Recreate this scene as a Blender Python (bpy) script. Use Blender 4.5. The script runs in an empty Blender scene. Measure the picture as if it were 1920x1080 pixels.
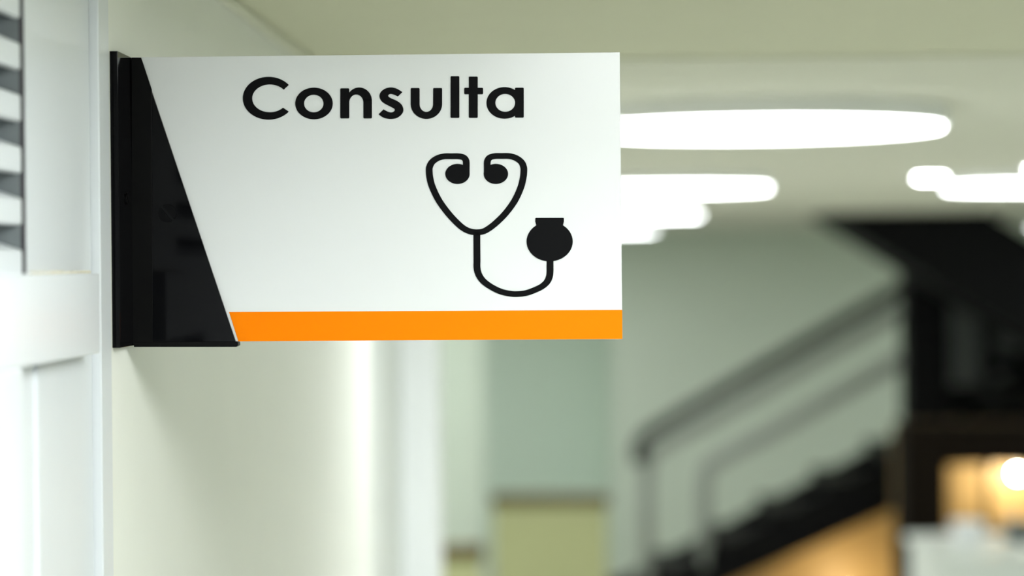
import bpy, bmesh, math, random
from mathutils import Vector, Matrix

random.seed(7)
scene = bpy.context.scene
COL = scene.collection

# ------------------------------------------------------------------ camera
FPX = 4533.0                      # 85 mm on a 36 mm sensor, 1920 px wide
CZ = 2.10                         # camera height
YAW, PITCH, ROLL = math.atan(120 / FPX), -math.atan(40 / FPX), -0.008
ROT = Matrix.Rotation(YAW, 3, 'Z') @ Matrix.Rotation(math.pi / 2 + PITCH, 3, 'X') @ Matrix.Rotation(ROLL, 3, 'Z')
CAM = Vector((0, 0, CZ))
cd = bpy.data.cameras.new('camera')
cam = bpy.data.objects.new('camera', cd)
COL.objects.link(cam)
cam.matrix_world = Matrix.Translation(CAM) @ ROT.to_4x4()
cd.lens = FPX * 36 / 1920
cd.sensor_width = 36.0
cd.clip_start = 0.02
cd.dof.use_dof = True
cd.dof.focus_distance = 1.636
cd.dof.aperture_fstop = 3.9
scene.camera = cam

# ------------------------------------------------------------------ world, exposure
w = bpy.data.worlds.new('world')
scene.world = w
w.use_nodes = True
w.node_tree.nodes['Background'].inputs[0].default_value = (0.9, 1.0, 0.95, 1)
w.node_tree.nodes['Background'].inputs[1].default_value = 0.05
vs = scene.view_settings
vs.view_transform = 'Standard'
vs.look = 'None'
vs.gamma = 1.0
vs.exposure = 2.08
vs.use_curve_mapping = False
LAMP = 4.3                        # radiance of the ceiling lamp diffusers

# added fill light at an invented rear window, evening out the sign's brightness
dl = bpy.data.lights.new('fill_light', 'AREA')
dl.shape = 'RECTANGLE'
dl.size, dl.size_y = 2.8, 1.6
dl.energy = 22.0
dl.color = (0.93, 0.98, 1.0)
dlo = bpy.data.objects.new('fill_light', dl)
COL.objects.link(dlo)
dlo.location = (1.6, -6.95, 1.45)
dlo.rotation_euler = (math.pi / 2, 0, 0)

# ------------------------------------------------------------------ measuring helpers
def ray(px, py):
    return ROT @ Vector(((px - 960) / FPX, (540 - py) / FPX, -1))

def P(px, py, Y):                 # point seen at a photo pixel, at distance Y down the corridor
    d = ray(px, py)
    return CAM + d * (Y / d.y)

# ------------------------------------------------------------------ materials
def mat(name, col, rough=0.5, metal=0.0, var=0.04, scale=12.0, bump=0.0, bscale=200.0, coat=0.0, spec=0.5):
    m = bpy.data.materials.new(name)
    m.use_nodes = True
    nt = m.node_tree
    b = nt.nodes['Principled BSDF']
    b.inputs['Roughness'].default_value = rough
    b.inputs['Metallic'].default_value = metal
    b.inputs['Coat Weight'].default_value = coat
    b.inputs['Specular IOR Level'].default_value = spec
    tc = nt.nodes.new('ShaderNodeTexCoord')
    nz = nt.nodes.new('ShaderNodeTexNoise')
    nz.inputs['Scale'].default_value = scale
    nz.inputs['Detail'].default_value = 4
    nt.links.new(tc.outputs['Object'], nz.inputs['Vector'])
    mx = nt.nodes.new('ShaderNodeMix')
    mx.data_type = 'RGBA'
    mx.inputs[6].default_value = (*[c * (1 - var) for c in col], 1)
    mx.inputs[7].default_value = (*[min(1, c * (1 + var)) for c in col], 1)
    nt.links.new(nz.outputs['Fac'], mx.inputs[0])
    nt.links.new(mx.outputs[2], b.inputs['Base Color'])
    if bump:
        n2 = nt.nodes.new('ShaderNodeTexNoise')
        n2.inputs['Scale'].default_value = bscale
        nt.links.new(tc.outputs['Object'], n2.inputs['Vector'])
        bp = nt.nodes.new('ShaderNodeBump')
        bp.inputs['Strength'].default_value = bump
        bp.inputs['Distance'].default_value = 0.001
        nt.links.new(n2.outputs['Fac'], bp.inputs['Height'])
        nt.links.new(bp.outputs['Normal'], b.inputs['Normal'])
    return m

def wood(name, c1, c2, rough=0.45, spec=0.4):
    m = mat(name, c1, rough, spec=spec)
    nt = m.node_tree
    b = nt.nodes['Principled BSDF']
    tc = nt.nodes.new('ShaderNodeTexCoord')
    mp = nt.nodes.new('ShaderNodeMapping')
    mp.inputs['Scale'].default_value = (18, 18, 1.5)
    nz = nt.nodes.new('ShaderNodeTexNoise')
    nz.inputs['Scale'].default_value = 2.0
    nz.inputs['Detail'].default_value = 6
    nt.links.new(tc.outputs['Object'], mp.inputs[0])
    nt.links.new(mp.outputs[0], nz.inputs['Vector'])
    mx = nt.nodes.new('ShaderNodeMix')
    mx.data_type = 'RGBA'
    mx.inputs[6].default_value = (*c1, 1)
    mx.inputs[7].default_value = (*c2, 1)
    nt.links.new(nz.outputs['Fac'], mx.inputs[0])
    nt.links.new(mx.outputs[2], b.inputs['Base Color'])
    return m

def emit(name, col, strength):
    m = bpy.data.materials.new(name)
    m.use_nodes = True
    b = m.node_tree.nodes['Principled BSDF']
    b.inputs['Base Color'].default_value = (0.9, 0.9, 0.9, 1)
    b.inputs['Roughness'].default_value = 0.6
    b.inputs['Emission Color'].default_value = (*col, 1)
    b.inputs['Emission Strength'].default_value = strength
    return m

M = {
    'wall': mat('cream wall paint', (0.75, 0.76, 0.70), 0.55, bump=0.15, bscale=350, var=0.02),
    'back': mat('pale green wall paint', (0.61, 0.68, 0.575), 0.7, var=0.02),
    'back2': mat('paler green wall paint', (0.62, 0.70, 0.60), 0.7, var=0.02),
    'alcove': mat('grey green wall paint', (0.68, 0.80, 0.68), 0.7, var=0.02),
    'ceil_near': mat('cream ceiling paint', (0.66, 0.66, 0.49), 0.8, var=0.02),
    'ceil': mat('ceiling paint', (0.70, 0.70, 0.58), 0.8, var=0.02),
    'floor': mat('pale floor tile', (0.62, 0.62, 0.58), 0.35),
    'white': mat('white gloss paint', (0.62, 0.65, 0.67), 0.35, bump=0.1, bscale=120, var=0.015),
    'leaf': mat('pale grey door paint', (0.66, 0.69, 0.66), 0.5, var=0.01),
    'pil': mat('white satin paint', (0.90, 0.92, 0.93), 0.45, var=0.01),
    'cavity': mat('cavity shade grey', (0.16, 0.18, 0.185), 0.8, var=0.25, scale=60),  # shade between the slats is put into this dark grey
    'gap': mat('gap shade', (0.035, 0.03, 0.035), 0.8),
    'crack': mat('old cream filler', (0.62, 0.58, 0.45), 0.9, var=0.3, scale=400),
    'black': mat('gloss black acrylic', (0.002, 0.002, 0.0025), 0.06, var=0.0, spec=0.08),
    'blackm': mat('satin black metal', (0.0015, 0.0015, 0.0015), 0.35, var=0.0, spec=0.08),
    'panel': mat('white acrylic', (0.655, 0.667, 0.666), 0.22, var=0.004),
    'ink': mat('black vinyl', (0.003, 0.003, 0.0036), 0.6, var=0.1, spec=0.06),
    'orange': mat('orange vinyl', (0.86, 0.20, 0.0), 0.6, var=0.005, scale=300, spec=0.05),
    'rim': mat('grey lamp rim', (0.80, 0.81, 0.78), 0.5),
    'diff': emit('lamp diffuser', (0.96, 1.0, 1.0), LAMP),
    'spot': emit('downlight lens', (0.96, 1.0, 1.0), 14.0),
    'sblack': mat('black painted steel', (0.003, 0.003, 0.0035), 0.6, spec=0.1),
    'tread': mat('black stair tread', (0.006, 0.0055, 0.005), 0.6, spec=0.1),
    'steel': mat('grey brushed steel', (0.30, 0.325, 0.295), 0.5, metal=0.0),
    'rail': mat('dark handrail', (0.018, 0.018, 0.016), 0.5),
    'sgrey': mat('dark grey slat', (0.09, 0.10, 0.098), 0.6),
    'cap': wood('brown wood cap', (0.12, 0.088, 0.02), (0.09, 0.065, 0.014)),
    'half': mat('olive beige panel', (0.46, 0.48, 0.25), 0.7),
    'tan': wood('tan wood', (0.55, 0.37, 0.15), (0.48, 0.31, 0.11)),
    'dwood': wood('dark brown wood', (0.008, 0.005, 0.003), (0.006, 0.004, 0.002), 0.8, 0.08),
    'desk': mat('pale grey laminate', (0.76, 0.80, 0.76), 0.4),
    'paper': mat('white card', (0.85, 0.87, 0.90), 0.6),
    'device': mat('grey plastic', (0.14, 0.16, 0.16), 0.5),
    'warm': emit('warm globe', (1.0, 0.80, 0.48), 26.0),
    'bulb': emit('warm bulb', (1.0, 0.88, 0.66), 180.0),
}

g = bpy.data.materials.new('window glass')
g.use_nodes = True
nt = g.node_tree
nt.nodes.remove(nt.nodes['Principled BSDF'])
tb_, gb_, mx_ = (nt.nodes.new(t) for t in ('ShaderNodeBsdfTransparent', 'ShaderNodeBsdfGlossy', 'ShaderNodeMixShader'))
gb_.inputs['Roughness'].default_value = 0.02
mx_.inputs[0].default_value = 0.06
nt.links.new(tb_.outputs[0], mx_.inputs[1])
nt.links.new(gb_.outputs[0], mx_.inputs[2])
nt.links.new(mx_.outputs[0], nt.nodes['Material Output'].inputs[0])
M['glass'] = g

# ------------------------------------------------------------------ object helpers
ORG = {}
def tag(o, label=None, cat=None, group=None, kind=None):
    if label: o['label'] = label
    if cat: o['category'] = cat
    if group: o['group'] = group
    if kind: o['kind'] = kind
    return o

def empty(name, loc, parent=None):
    o = bpy.data.objects.new(name, None)
    COL.objects.link(o)
    o.empty_display_size = 0.05
    loc = Vector(loc)
    ORG[o] = loc
    o.location = loc - (ORG[parent] if parent else Vector())
    if parent: o.parent = parent
    return o

def build(name, bm, m, parent=None, smooth=False, bevel=0.0):
    """world-space bmesh -> one mesh object with its origin at its middle"""
    bmesh.ops.recalc_face_normals(bm, faces=bm.faces[:])
    lo = Vector([min(v.co[i] for v in bm.verts) for i in range(3)])
    hi = Vector([max(v.co[i] for v in bm.verts) for i in range(3)])
    c = (lo + hi) / 2
    bmesh.ops.translate(bm, verts=bm.verts[:], vec=-c)
    me = bpy.data.meshes.new(name)
    bm.to_mesh(me)
    bm.free()
    if smooth:
        for p in me.polygons: p.use_smooth = True
    me.materials.append(M[m])
    o = bpy.data.objects.new(name, me)
    COL.objects.link(o)
    ORG[o] = c
    o.location = c - (ORG[parent] if parent else Vector())
    if parent: o.parent = parent
    if bevel:
        b = o.modifiers.new('bevel', 'BEVEL')
        b.width = bevel
        b.segments = 2
        b.limit_method = 'ANGLE'
    return o

def bbox(bm, x0, x1, y0, y1, z0, z1):
    vs_ = [bm.verts.new((x, y, z)) for x in (x0, x1) for y in (y0, y1) for z in (z0, z1)]
    for f in ((0, 1, 3, 2), (4, 6, 7, 5), (0, 4, 5, 1), (2, 3, 7, 6), (0, 2, 6, 4), (1, 5, 7, 3)):
        bm.faces.new([vs_[i] for i in f])
    return bm

def box(name, x0, x1, y0, y1, z0, z1, m, parent=None, bevel=0.0):
    return build(name, bbox(bmesh.new(), x0, x1, y0, y1, z0, z1), m, parent, bevel=bevel)

def prism(bm, pts, off):
    """polygon (3D points) swept by off; concave polygons are triangulated"""
    a = [bm.verts.new(p) for p in pts]
    b = [bm.verts.new(Vector(p) + off) for p in pts]
    n = len(a)
    fs = [bm.faces.new(a), bm.faces.new(list(reversed(b)))]
    for f in fs: f.normal_update()
    for i in range(n):
        bm.faces.new((a[i], b[i], b[(i + 1) % n], a[(i + 1) % n]))
    bmesh.ops.triangulate(bm, faces=fs)
    return bm

def tube(bm, pts, r, seg=14):
    pts = [Vector(p) for p in pts]
    rings = []
    up = Vector((0, 1, 0))
    for i, p in enumerate(pts):
        t = (pts[min(i + 1, len(pts) - 1)] - pts[max(i - 1, 0)]).normalized()
        s = t.cross(up)
        s = s.normalized() if s.length > 1e-4 else Vector((1, 0, 0))
        u = s.cross(t).normalized()
        rings.append([bm.verts.new(p + r * (math.cos(a) * s + math.sin(a) * u))
                      for a in [2 * math.pi * k / seg for k in range(seg)]])
    for A, B in zip(rings, rings[1:]):
        for k in range(seg):
            bm.faces.new((A[k], A[(k + 1) % seg], B[(k + 1) % seg], B[k]))
    bm.faces.new(rings[0])
    bm.faces.new(list(reversed(rings[-1])))
    return bm

def smooth_path(pts, n=8):
    out = []
    P_ = [pts[0]] + list(pts) + [pts[-1]]
    for i in range(1, len(P_) - 2):
        p0, p1, p2, p3 = [Vector(q) for q in P_[i - 1:i + 3]]
        for k in range(n):
            t = k / n
            out.append(0.5 * ((2 * p1) + (p2 - p0) * t + (2 * p0 - 5 * p1 + 4 * p2 - p3) * t * t
                              + (3 * p1 - p0 - 3 * p2 + p3) * t ** 3))
    out.append(Vector(pts[-1]))
    return out

# ================================================================== THE SETTING
XW = -0.305                        # left wall plane
CEIL = CZ + 0.235
struct = lambda o: tag(o, kind='structure')

struct(box('floor', -2.7, 3.5, -6.8, 17.1, -0.1, 0.0, 'floor'))
CSTEP = 2.78
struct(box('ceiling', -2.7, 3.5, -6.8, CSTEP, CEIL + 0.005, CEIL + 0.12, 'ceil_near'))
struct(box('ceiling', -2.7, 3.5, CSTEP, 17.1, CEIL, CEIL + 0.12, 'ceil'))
struct(box('wall_right', 3.4, 3.5, -6.8, 17.0, 0, CEIL, 'back2'))
WX0, WX1, WZ0, WZ1 = 0.3, 2.9, 0.75, 2.15
bm = bmesh.new()
for a in ((-2.7, WX0, 0, CEIL), (WX1, 3.4, 0, CEIL), (WX0, WX1, 0, WZ0), (WX0, WX1, WZ1, CEIL)):
    bbox(bm, a[0], a[1], -6.8, -6.6, a[2], a[3])
struct(build('wall_rear', bm, 'wall'))
win = struct(empty('added_window_1', ((WX0 + WX1) / 2, -6.7, WZ0)))  # unseen window, added as an opening for the fill light
for k in range(4):
    x = WX0 + k * (WX1 - WX0 - 0.05) / 3
    box('window_post', x, x + 0.05, -6.74, -6.68, WZ0 + 0.05, WZ1 - 0.05, 'pil', win)
for zz_ in (WZ0, WZ1 - 0.05):
    box('window_rail', WX0, WX1, -6.74, -6.68, zz_, zz_ + 0.05, 'pil', win)
for k in range(3):
    x = WX0 + 0.05 + k * (WX1 - WX0 - 0.05) / 3
    box('pane', x, x + (WX1 - WX0 - 0.2) / 3, -6.713, -6.707, WZ0 + 0.05, WZ1 - 0.05, 'glass', win)
# left wall: near stretch before the louvred door, stretch that carries the sign, recess, pilaster
DY0, DY1 = 0.55, 1.540             # the louvred door
struct(box('wall_left', XW - 0.12, XW, -6.6, DY0, 0, CEIL + 0.05, 'wall'))
struct(box('trim_3', XW - 0.06, XW + 0.001, DY1, 1.574, 0, CEIL + 0.05, 'white', bevel=0.0008))
struct(box('wall_left', XW - 0.12, XW, 1.574, 3.545, 0, CEIL + 0.05, 'wall'))
struct(box('door_2', XW - 0.12, XW - 0.040, 3.545, 4.74, 0, CEIL, 'leaf'))
struct(box('trim_1', XW - 0.30, XW + 0.031, 4.74, 4.92, 0, CEIL, 'pil', bevel=0.008))
struct(box('wall_left', -2.7, -2.6, 4.82, 12.92, 0, CEIL, 'wall'))
struct(box('wall_left', -2.6, XW - 0.30, 4.82, 4.92, 0, CEIL, 'wall'))
struct(box('wall_back', -2.6, P(908, 800, 12.92).x, 12.92, 13.1, 0, CEIL, 'back2'))
struct(box('trim_2', XW, XW + 0.007, -6.6, 3.545, CEIL - 0.006, CEIL + 0.004, 'ceil', bevel=0.002))
xa = P(1147, 800, 15.8).x
struct(box('wall_back', -2.6, xa, 16.83, 17.0, 0, CEIL, 'alcove'))
struct(box('wall_back', xa, 3.4, 15.8, 16.83, 0, CEIL, 'back'))

# ------------------------------------------------------------------ louvred door in the left wall
door = empty('door_1', (XW, 1.25, 0))
struct(door)
door['label'] = 'white louvred door with raised middle rail beside the sign'
XS = XW - 0.005                    # recessed stile face
YO = 1.358                         # far end of the louvre opening
zr1, zr0 = CZ - 0.002, CZ - 0.052  # middle rail, top and bottom
box('stile', XS - 0.035, XS, YO, DY1 - 0.001, zr0, CEIL, 'white', door)
box('lower_stile', XS - 0.035, XS, 1.31, DY1 - 0.001, 0.0, zr0, 'white', door)
box('middle_rail', XW - 0.04, XW + 0.008, DY0, 1.501, zr0, zr1, 'white', door, bevel=0.0012)
box('lower_panel', XW - 0.04, XW + 0.008, DY0, 1.291, 0.0, zr0 + 0.0005, 'white', door, bevel=0.002)
tube_bm = bmesh.new()
tube(tube_bm, [(XS, 1.374, 0.0), (XS, 1.374, zr0)], 0.0022, 8)
build('bead', tube_bm, 'white', door, smooth=True)
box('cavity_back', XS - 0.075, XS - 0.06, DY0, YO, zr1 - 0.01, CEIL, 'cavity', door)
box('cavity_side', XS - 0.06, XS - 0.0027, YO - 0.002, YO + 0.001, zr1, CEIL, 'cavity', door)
box('gap_edge', XS - 0.0027, XS - 0.0004, YO - 0.002, YO + 0.001, zr1, CEIL, 'gap', door)  # dark strip painted in for the shade of the slat-end gap
# crack of old filler along the rail's top and the stile's foot
cb = bmesh.new()
n = 26
for i in range(n):
    y = 1.363 + i * (1.510 - 1.363) / n
    h = 0.0006 + 0.0011 * random.random()
    bbox(cb, XS - 0.001, XW + 0.0005 + 0.0008 * random.random(), y, y + 0.0060, zr1 - 0.0004, zr1 + h)
tag(build('filler_crack', cb, 'crack', door), 'cracked cream filler along the top of the rail', kind='stuff')
smesh = None
PIT = 97 * YO / FPX
k = 0
z = CZ + (500 - 512) * YO / FPX
while z < CEIL - 0.02:
    bm = bmesh.new()
    dz = 0.0155
    # section of one slat: rounded front face, leaning back and up
    sec = [(-0.0005, 0.0005), (0.0, 0.0012), (0.0, dz - 0.0012), (-0.0005, dz - 0.0005), (-0.0015, dz),
           (-0.030, dz + 0.010), (-0.030, 0.010), (-0.003, 0.0)]
    X0 = XS - 0.0015
    prism(bm, [(X0 + a, DY0, z + b) for a, b in sec], Vector((0, YO - 0.005 - DY0, 0)))
    build('slat', bm, 'white', door)
    z += PIT

# ================================================================== THE SIGN
ANG = math.radians(0.5)
SU = Vector((math.cos(ANG), math.sin(ANG), 0))
SN = Vector((-math.sin(ANG), math.cos(ANG), 0))     # away from the camera
S0 = Vector((-0.300, 1.632, CZ))
def S(px, py, d=0.0):              # pixel -> point on the sign's face, d metres in front of it
    o = S0 - SN * d
    r = ray(px, py)
    return CAM + r * ((o - CAM).dot(SN) / r.dot(SN))

sign = empty('projecting_sign', (XW, 1.632, CZ - 0.055))
tag(sign, 'white sign reading Consulta with stethoscope symbol, orange stripe and black wall bracket', 'sign')

def plate(name, pix, m, d, th, parent, bevel=0.0):
    bm = bmesh.new()
    prism(bm, [S(x, y, d) for x, y in pix], SN * th)
    return build(name, bm, m, parent, bevel=bevel)

tr, br = (1162.3, 98), (1167, 635.5)
panel = plate('panel', [(246.5, 107.3), tr, br, (246.5, 641.8)], 'panel', 0.0, 0.006, sign, bevel=0.0003)
plate('orange_stripe', [(429.5, 585), (1166.6, 581), (1167, 635.5), (447, 640)], 'orange', 0.0003, 0.0004, panel)

T = 0.0005                         # lettering thickness
def glyph(name, polys, parent, label=None):
    bm = bmesh.new()
    j = 0
    for p in polys:                # overlapping pieces sit a hair above each other
        if len(p) > 4: j += 1
        prism(bm, [S(x, y, T + j * 2e-5) for x, y in p], SN * (T + 0.0001))
    o = build(name, bm, 'ink', parent)
    if label: o['label'] = label
    return o

def rrect(x0, x1, y0, y1, r=1.8):
    out = []
    for cx, cy, a0 in ((x1 - r, y0 + r, -90), (x1 - r, y1 - r, 0), (x0 + r, y1 - r, 90), (x0 + r, y0 + r, 180)):
        for k in range(4):
            a = math.radians(a0 + 30 * k)
            out.append((cx + r * math.cos(a), cy + r * math.sin(a)))
    return out

def arc(cx, cy, a, b, t0, t1, n=40):
    return [(cx + a * math.cos(math.radians(t0 + (t1 - t0) * k / n)),
             cy - b * math.sin(math.radians(t0 + (t1 - t0) * k / n))) for k in range(n + 1)]

def band(o, i):                    # quads between two arcs with the same number of points
    return [[o[k], o[k + 1], i[k + 1], i[k]] for k in range(len(o) - 1)]

def ell(cx, cy, a, b, n=48):
    return arc(cx, cy, a, b, 0, 360 - 360 / n, n - 1)

glyph('letter', band(arc(503.6, 184.2, 48.4, 40.2, 38.5, 321.5, 60), arc(506, 184.4, 33.2, 26.0, 38.5, 318, 60)), panel, 'black letter C')
glyph('letter', band(arc(588.7, 194, 35.2, 29.8, 0, 360, 56), arc(588.3, 194.1, 18.2, 16.4, 0, 360, 56)), panel, 'black letter o')
glyph('letter', [rrect(638, 654.8, 165.5, 222), rrect(681.2, 697.3, 186, 222)]
      + band(arc(673.5, 189, 23.8, 25.1, 0, 142, 30), arc(668, 193, 13.3, 15.8, 0, 168, 30)), panel, 'black letter n')
s_up = [(1258, 430), (1150, 365), (1040, 342), (930, 365), (850, 425), (822, 495), (835, 560), (880, 620), (960, 670),
        (1050, 715), (1100, 745), (1112, 775), (1085, 803), (1040, 815), (980, 800), (900, 757)]
s_dn = [(805, 850), (880, 905), (950, 930), (1040, 940), (1140, 925), (1220, 875), (1265, 815), (1275, 755), (1255, 690),
        (1205, 630), (1130, 585), (1050, 550), (1000, 520), (990, 495), (1010, 472), (1050, 467), (1110, 485), (1170, 515)]
cv = lambda L: [(630 + v.x / 10.095, 130 + v.y / 10.095) for v in smooth_path([(a, b, 0) for a, b in L], 4)]
glyph('letter', [cv(s_up) + cv(s_dn)], panel, 'black letter s')
glyph('letter', [rrect(770, 786.8, 165, 198), rrect(812, 829, 165, 198)]
      + band(arc(799.5, 195, 29.5, 28, 180, 360, 40), arc(799.4, 195, 12.6, 14.7, 180, 360, 40)), panel, 'black letter u')
glyph('letter', [rrect(844.7, 861.3, 142.8, 221)], panel, 'black letter l')
glyph('letter', [rrect(879, 895.8, 143.5, 221), rrect(870.3, 905.8, 164.5, 176.8)], panel, 'black letter t')
glyph('letter', band(arc(946, 192.9, 34, 29.7, 0, 360, 56), arc(947.3, 192.8, 18.4, 16.7, 0, 360, 56))
      + [rrect(965.6, 982.1, 164.3, 220.6)], panel, 'black letter a')

def stroke(pts, hx, hy, n=6):      # ribbon drawn with an elliptical pen
    q = smooth_path([(a, b, 0) for a, b in pts], n)
    L, R = [], []
    for i, p in enumerate(q):
        t = (q[min(i + 1, len(q) - 1)] - q[max(i - 1, 0)]).normalized()
        L.append((p.x - t.y * hx, p.y + t.x * hy))
        R.append((p.x + t.y * hx, p.y - t.x * hy))
    return band(L, R)

z5 = lambda L: [(790 + a / 6.352, 280 + b / 6.352) for a, b in L]
z6 = lambda L: [(870 + a / 6.354, 400 + b / 6.354) for a, b in L]
icon = empty('stethoscope_symbol', S(940, 420), panel)
left = [(535, 290), (535, 220), (535, 160), (528, 125), (500, 95), (440, 82), (360, 82), (275, 83), (195, 104), (130, 150), (98, 210), (94, 265), (103, 345), (132, 450), (210, 610),
        (320, 762), (430, 880), (510, 945), (590, 980), (662, 988)]
right = [(785, 290), (785, 220), (785, 160), (793, 125), (820, 95), (880, 80), (960, 79), (1045, 80), (1125, 102), (1190, 150), (1218, 210), (1221, 265), (1212, 345), (1182, 460), (1110, 615),
         (1000, 765), (890, 875), (800, 945), (730, 980), (655, 988)]
glyph('ear_tube', stroke(z5(left), 6.4, 5.5), icon)
glyph('ear_tube', stroke(z5(right), 6.4, 5.5), icon)
glyph('earpiece', [ell(857.8, 326.1, 22.9, 18.9)], icon)
glyph('earpiece', [ell(929.8, 326.0, 23.0, 18.9)], icon)
hose = [(153, 215), (153, 320), (154, 430), (155, 560), (156, 655), (180, 738), (235, 812), (330, 880), (445, 934), (560, 958), (640, 961),
        (745, 948), (850, 910), (930, 870), (990, 815), (1018, 750), (1025, 690), (1025, 630), (1025, 540)]
glyph('hose', stroke(z6(hose), 6.5, 5.4), icon)
glyph('chest_piece', [ell(1030.6, 452.8, 43.4, 37.3), z6([(850, 60), (856, 53), (1185, 53), (1191, 60), (1191, 98), (1180, 140), (1190, 200), (850, 200), (862, 145), (849, 98)])], icon)

# black acrylic cover, angle strip, ledge, wall plate, screws
cover = plate('bracket_cover', [(246.5, 108.2), (263.2, 108.2), (442.0, 641), (246.5, 645)], 'black', 0.003, 0.0028, sign, bevel=0.0003)
strip_ = plate('angle_strip', [(246.5, 108), (264.5, 108), (284.5, 168), (286, 645), (246.5, 645)], 'blackm', 0.0042, 0.0011, sign, bevel=0.0002)
plate('ledge', [(251, 641.5), (443.5, 640), (446, 641.5), (446, 648), (443, 650.5), (251, 650.5)], 'blackm', 0.0045, 0.012, sign, bevel=0.0002)
zt, zb = P(210, 95.5, 1.581).z, P(212, 652.5, 1.581).z
wp = box('wall_plate', XW - 0.0002, XW + 0.0053, 1.5815, 1.686, zb, zt, 'black', sign, bevel=0.0003)

def screw(c, ax, r, parent, m='blackm'):
    """slotted flat screw head, axis ax towards the viewer"""
    ax = ax.normalized()
    s = ax.cross(Vector((0, 0, 1))).normalized()
    u = s.cross(ax)
    th = math.radians(52)
    a, b = math.cos(th) * s + math.sin(th) * u, -math.sin(th) * s + math.cos(th) * u
    bm = bmesh.new()
    hw = 0.16 * r
    for sg in (1, -1):
        t0 = math.asin(0.16)
        pts = [c + r * (math.cos(t) * a + sg * math.sin(t) * b) for t in [t0 + (math.pi - 2 * t0) * k / 16 for k in range(17)]]
        prism(bm, pts, ax * 0.0009)
    return build('screw', bm, m, parent, bevel=0.0001)
screw(S(314, 400, 0.003), -SN, 17 * 1.632 / FPX, cover, 'ink')
screw(Vector((XW + 0.0053, 1.608, P(235, 372, 1.608).z)), Vector((1, 0, 0)), 0.004, wp)

# ================================================================== CEILING LAMPS
def disc(bm, c, r, z0, z1, seg=64, r1=None):
    r1 = r1 or r
    a = [bm.verts.new((c[0] + r * math.cos(2 * math.pi * k / seg), c[1] + r * math.sin(2 * math.pi * k / seg), z0)) for k in range(seg)]
    b = [bm.verts.new((c[0] + r1 * math.cos(2 * math.pi * k / seg), c[1] + r1 * math.sin(2 * math.pi * k / seg), z1)) for k in range(seg)]
    bm.faces.new(list(reversed(a)))
    bm.faces.new(b)
    for k in range(seg):
        bm.faces.new((a[k], a[(k + 1) % seg], b[(k + 1) % seg], b[k]))
    return bm

RL = 0.279
def ceiling_lamp(x, y, label):
    zc = CEIL + (0.005 if y < CSTEP - RL else 0)
    t = empty('ceiling_lamp', (x, y, zc))
    tag(t, label, 'ceiling lamp', 'round ceiling lamps')
    build('rim', disc(bmesh.new(), (x, y), RL + 0.008, zc - 0.028, zc), 'rim', t, bevel=0.002)
    build('diffuser', disc(bmesh.new(), (x, y), RL, zc - 0.033, zc - 0.0275, r1=RL), 'diff', t)
    return t

ceiling_lamp(0.276, 3.68, 'largest round white ceiling lamp right behind the sign')
ceiling_lamp(0.240, 6.51, 'second round white ceiling lamp behind the sign, below the largest in view')
ceiling_lamp(0.230, 9.90, 'third round white ceiling lamp behind the sign, smaller and farther away')
ceiling_lamp(0.180, 14.0, 'farthest small round ceiling lamp at the corridor end')
ceiling_lamp(1.290, 6.63, 'round white ceiling lamp cut by the right edge of the view')
# the same rows go on over and behind the camera
ceiling_lamp(0.215, 0.98, 'round ceiling lamp over the viewer, lighting the sign')
ceiling_lamp(0.200, -1.50, 'round ceiling lamp behind the viewer, nearer one')
ceiling_lamp(0.200, -4.30, 'round ceiling lamp behind the viewer, farther one')
ceiling_lamp(1.290, 1.20, 'round ceiling lamp of the right row, beside the viewer')
ceiling_lamp(1.290, -1.50, 'round ceiling lamp of the right row, behind the viewer')
ceiling_lamp(1.290, 3.68, 'round ceiling lamp of the right row, ahead of the viewer')
ceiling_lamp(1.290, -4.30, 'round ceiling lamp of the right row, farthest behind the viewer')
for bx, col_ in ((-1.0, 'right'), (-2.0, 'left')):  # hidden lamps added to brighten the far walls and the alcove
    for by, row_ in ((6.2, 'first'), (9.0, 'second'), (11.8, 'third')):
        ceiling_lamp(bx, by, 'added unseen ceiling lamp in the bay behind the pilaster, %s column, %s row' % (col_, row_))
    ceiling_lamp(bx, 14.8, 'added unseen ceiling lamp in the alcove behind the partition, %s one' % col_)
ceiling_lamp(2.80, 9.86, 'added unseen ceiling lamp over the reception, off to the right')  # this and the next lamp are unseen, added to brighten the back
ceiling_lamp(2.95, 14.2, 'added unseen ceiling lamp beyond the staircase, off to the right')

def downlight(x, y, label):
    t = empty('downlight', (x, y, CEIL))
    tag(t, label, 'downlight', 'small downlights')
    build('ring', disc(bmesh.new(), (x, y), 0.048, CEIL - 0.012, CEIL, 32), 'rim', t)
    build('lens', disc(bmesh.new(), (x, y), 0.036, CEIL - 0.016, CEIL - 0.0115, 32), 'spot', t)
downlight(0.925, 6.32, 'small bright downlight left of the lamp at the right edge')
downlight(1.12, 5.82, 'small downlight at the right edge of the view')

# ================================================================== HALF WALLS WITH WOOD CAPS
def half_wall(x0, x1, y, label):
    t = empty('half_wall', ((x0 + x1) / 2, y, 0))
    tag(t, label, 'half wall', 'wood-capped half walls')
    zt_ = 0.988
    box('panel', x0 + 0.012, x1 - 0.012, y + 0.015, y + 0.12, 0, zt_ - 0.055, 'half', t)
    box('wood_cap', x0, x1, y, y + 0.135, zt_ - 0.055, zt_, 'cap', t, bevel=0.006)
half_wall(P(920, 940, 11.73).x, P(1142, 940, 11.73).x, 11.73, 'wide beige half wall with brown wood cap below the alcove')
half_wall(-0.95, P(906, 1040, 9.6).x, 9.6, 'beige half wall with brown wood cap, mostly hidden by the white pilaster')

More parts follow.
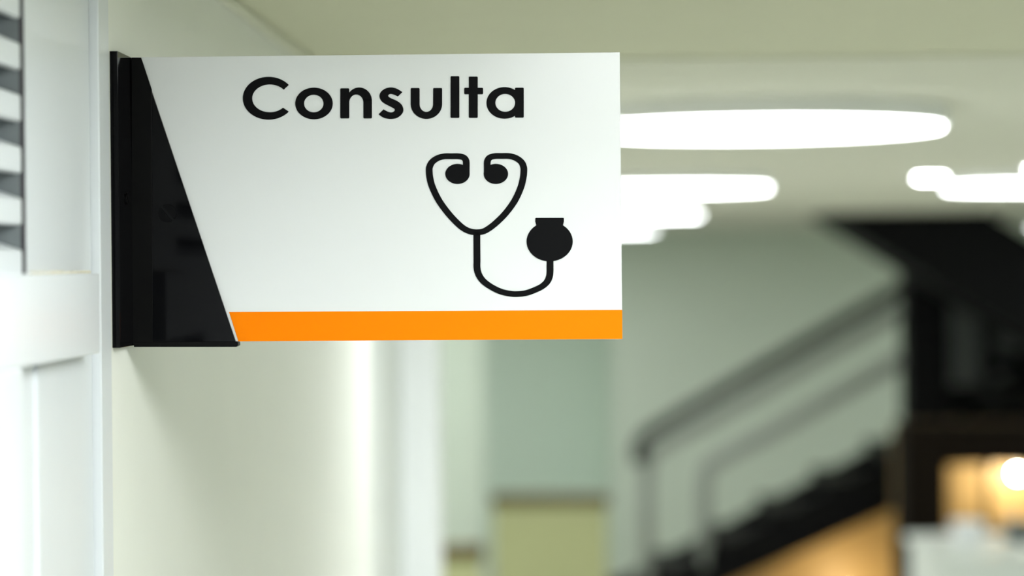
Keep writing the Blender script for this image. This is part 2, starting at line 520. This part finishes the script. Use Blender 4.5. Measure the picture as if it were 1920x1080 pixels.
# ================================================================== STAIRCASE
YS = 12.24
st = empty('staircase', (1.2, YS, 0))
tag(st, 'black steel staircase with grey tube railing rising to the right', 'staircase')
RUN, RISE = 0.29, 0.149
q0 = P(1238, 1069, YS)
n0 = 0
while q0.z - (n0 + 1) * RISE > 0.02: n0 += 1
X0, Z0 = q0.x, q0.z
for k in range(-n0, 8):
    box('tread', X0 + k * RUN - 0.03, X0 + (k + 1) * RUN + 0.01, YS, YS + 0.85, Z0 + k * RISE - 0.05, Z0 + k * RISE, 'tread', st, bevel=0.004)
sl = RISE / RUN
for yy in (YS + 0.02, YS + 0.77):
    xa_, xb_ = X0 - n0 * RUN + 0.15, X0 + 8 * RUN
    zz = lambda x, d: max(0.0, Z0 + (x - X0) * sl - d)
    bm = bmesh.new()
    prism(bm, [(xa_, yy, zz(xa_, 0.36)), (xb_, yy, zz(xb_, 0.38)), (xb_, yy, zz(xb_, 0.045)), (xa_, yy, max(0.02, zz(xa_, 0.045)))], Vector((0, 0.06, 0)))
    build('stringer', bm, 'sblack', st)
# railing on the near side
yr = YS + 0.05
def R_(pix, y=yr): return [P(a, b, y) for a, b in pix]
build('handrail', tube(bmesh.new(), smooth_path(R_([(1201, 868), (1196, 848), (1206, 822), (1238, 798), (1400, 705), (1560, 613), (1706, 531)], yr - 0.03)), 0.036), 'rail', st, smooth=True)
foot = P(1212, 1000, yr).x
zf = 0.0
build('railing_frame', tube(bmesh.new(), [(foot, yr, zf), (foot, yr, P(1212, 930, yr).z)] + smooth_path(R_([(1212, 905), (1216, 868), (1240, 838), (1400, 748), (1560, 655), (1706, 572)]))[1:], 0.034), 'steel', st, smooth=True)
f2 = P(1320, 1000, yr).x
build('railing_frame', tube(bmesh.new(), [(f2, yr, Z0 + RISE * 0.6 - 0.1), (f2, yr, P(1320, 930, yr).z)] + smooth_path(R_([(1321, 905), (1327, 878), (1352, 860), (1480, 793), (1600, 725), (1706, 664)]))[1:], 0.036), 'steel', st, smooth=True)
# black column at the turn, down to the floor
cx0, cx1 = P(1700, 650, 12.0).x, P(1776, 650, 12.0).x
box('column', cx0, cx1, 12.0, 12.18, 0, CEIL, 'sblack', st)
# upper flight, coming down from the ceiling to the right
yu = 11.14
A = P(1545, 400, yu); B = P(1700, 494, yu); slu = (A.z - B.z) / (B.x - A.x)
xl = B.x - (CEIL - B.z) / slu
xt = P(1850, 405, yu).x
xe = P(2080, 500, yu).x
bm = bmesh.new()
prism(bm, [(xl, yu, CEIL), (xt, yu, CEIL), (xe, yu, CEIL - (xe - xt) * slu), (xe, yu, CEIL - (xe - xl) * slu)], Vector((0, 0.80, 0)))
build('upper_flight', bm, 'sblack', st)
box('landing', 2.76, 3.39, 11.14, 13.09, Z0 + 7 * RISE - 0.05, Z0 + 7 * RISE, 'tread', st)
# dark screen behind the column
scr = empty('slatted_screen', (P(1870, 800, 13.3).x, 13.3, 0))
tag(scr, 'dark slatted screen behind the black column at the right edge', 'screen')
def R2(name, x0, x1, y0, y1, Y, th, m, parent):
    a, b = P(x0, y1, Y), P(x1, y0, Y)
    return box(name, a.x, b.x, Y, Y + th, a.z, b.z, m, parent)
a, b = P(1690, 900, 13.3), P(2080, 470, 13.3)
box('back_panel', a.x, b.x, 13.3, 13.33, 0, b.z, 'sblack', scr)
R2('inset_panel', 1784, 1838, 548, 725, 13.27, 0.03, 'sgrey', scr)
for yc in (575, 643, 709, 770):
    R2('slat', 1868, 2060, yc - 15, yc + 15, 13.25, 0.05, 'sgrey', scr)

# ================================================================== RECEPTION CORNER
# tan wood board closing the space under the flight
bm = bmesh.new()
ya = 13.2
zz2 = lambda x: Z0 + (x - X0) * sl - 0.30
x0_, x1_ = P(1300, 1000, ya).x, P(1694, 1000, ya).x
sp = prism(bm, [(x0_, ya, 0), (x1_, ya, 0), (x1_, ya, zz2(x1_)), (x0_, ya, zz2(x0_))], Vector((0, 0.03, 0)))
tag(build('wood_panel', sp, 'tan'), 'tan wood panel under the staircase', 'panel')

cab = empty('shelf_unit', (P(1850, 900, 10.5).x, 10.6, 0))
tag(cab, 'dark wood shelf unit with warm lit niches behind the desk', 'shelf unit')
yc0, yc1 = 10.4, 10.75
L_ = lambda px: P(px, 930, yc0).x
Zc = lambda py: P(1850, py, yc0).z
ztop, znt, znb = Zc(800), Zc(872), Zc(1010)
box('back', L_(1696), L_(2080), yc1, yc1 + 0.03, 0, ztop, 'tan', cab)
box('top_board', L_(1696), L_(2080), yc0, yc1, znt, ztop, 'dwood', cab)
box('base', L_(1696), L_(2080), yc0, yc1, 0, znb, 'dwood', cab)
box('side_board', L_(1696), L_(1776), yc0, yc1, znb, znt, 'dwood', cab)
box('divider', L_(1845), L_(1856), yc0, yc0 + 0.04, znb, znt, 'dwood', cab)
box('side_board', L_(2060), L_(2080), yc0, yc1, znb, znt, 'dwood', cab)
def bulb(px, py, y, r, label):
    c = P(px, py, y)
    t = empty('niche_lamp', c)
    tag(t, label, 'lamp')
    bm = bmesh.new()
    bmesh.ops.create_uvsphere(bm, u_segments=20, v_segments=12, radius=r)
    bmesh.ops.translate(bm, verts=bm.verts[:], vec=c)
    build('globe', bm, 'bulb', t, smooth=True)
    build('socket', disc(bmesh.new(), (c.x, c.y), r * 0.6, c.z + r * 0.8, znt, 16), 'rim', t)
bulb(1908, 888, 10.55, 0.016, 'small glowing warm bulb in the right-hand niche')
ul = empty('added_uplight', (1.44, 12.85, 0))  # unseen lamp added to give the tan panel its warm glow
tag(ul, 'added unseen warm light under the staircase, brightening the tan wood panel', 'lamp')
build('base', disc(bmesh.new(), (1.44, 12.85), 0.09, 0.0, 0.02, 24), 'sblack', ul)
build('stem', disc(bmesh.new(), (1.44, 12.85), 0.012, 0.02, 0.30, 12), 'sblack', ul)
bm = bmesh.new()
bmesh.ops.create_uvsphere(bm, u_segments=20, v_segments=12, radius=0.04)
bmesh.ops.translate(bm, verts=bm.verts[:], vec=(1.44, 12.85, 0.335))
build('globe', bm, 'warm', ul, smooth=True)

# desk
dk = empty('reception_desk', (1.7, 9.4, 0))
tag(dk, 'pale grey reception desk at the lower right corner', 'desk')
zd = 1.0
xd = P(1700, 1000, 9.8).x
box('worktop', xd, 2.6, 9.0, 9.88, zd - 0.03, zd, 'desk', dk, bevel=0.004)
box('front_panel', xd + 0.02, 2.58, 9.05, 9.07, 0, zd - 0.03, 'desk', dk)
box('side_panel', xd + 0.02, xd + 0.045, 9.07, 9.86, 0, zd - 0.03, 'desk', dk)
# small white box and grey device on the desk
c = P(1815, 1020, 9.5)
tb = empty('card_box', (c.x, 9.5, zd))
tag(tb, 'small white box standing on the reception desk', 'box')
box('body', c.x - 0.055, c.x + 0.055, 9.45, 9.55, zd, zd + 0.075, 'paper', tb, bevel=0.003)
box('lid', c.x - 0.058, c.x + 0.058, 9.447, 9.553, zd + 0.066, zd + 0.09, 'paper', tb, bevel=0.003)
c = P(1930, 1005, 9.6)
dv = empty('desk_device', (c.x, 9.6, zd))
tag(dv, 'low grey device on the desk at the right edge', 'device')
bm = bmesh.new()
prism(bm, [(c.x - 0.09, 9.52, zd), (c.x - 0.09, 9.68, zd), (c.x - 0.09, 9.68, zd + 0.07), (c.x - 0.09, 9.52, zd + 0.03)], Vector((0.18, 0, 0)))
build('body', bm, 'device', dv, bevel=0.004)
box('top_bar', c.x - 0.085, c.x - 0.035, 9.535, 9.675, zd + 0.055, zd + 0.09, 'device', dv, bevel=0.008)
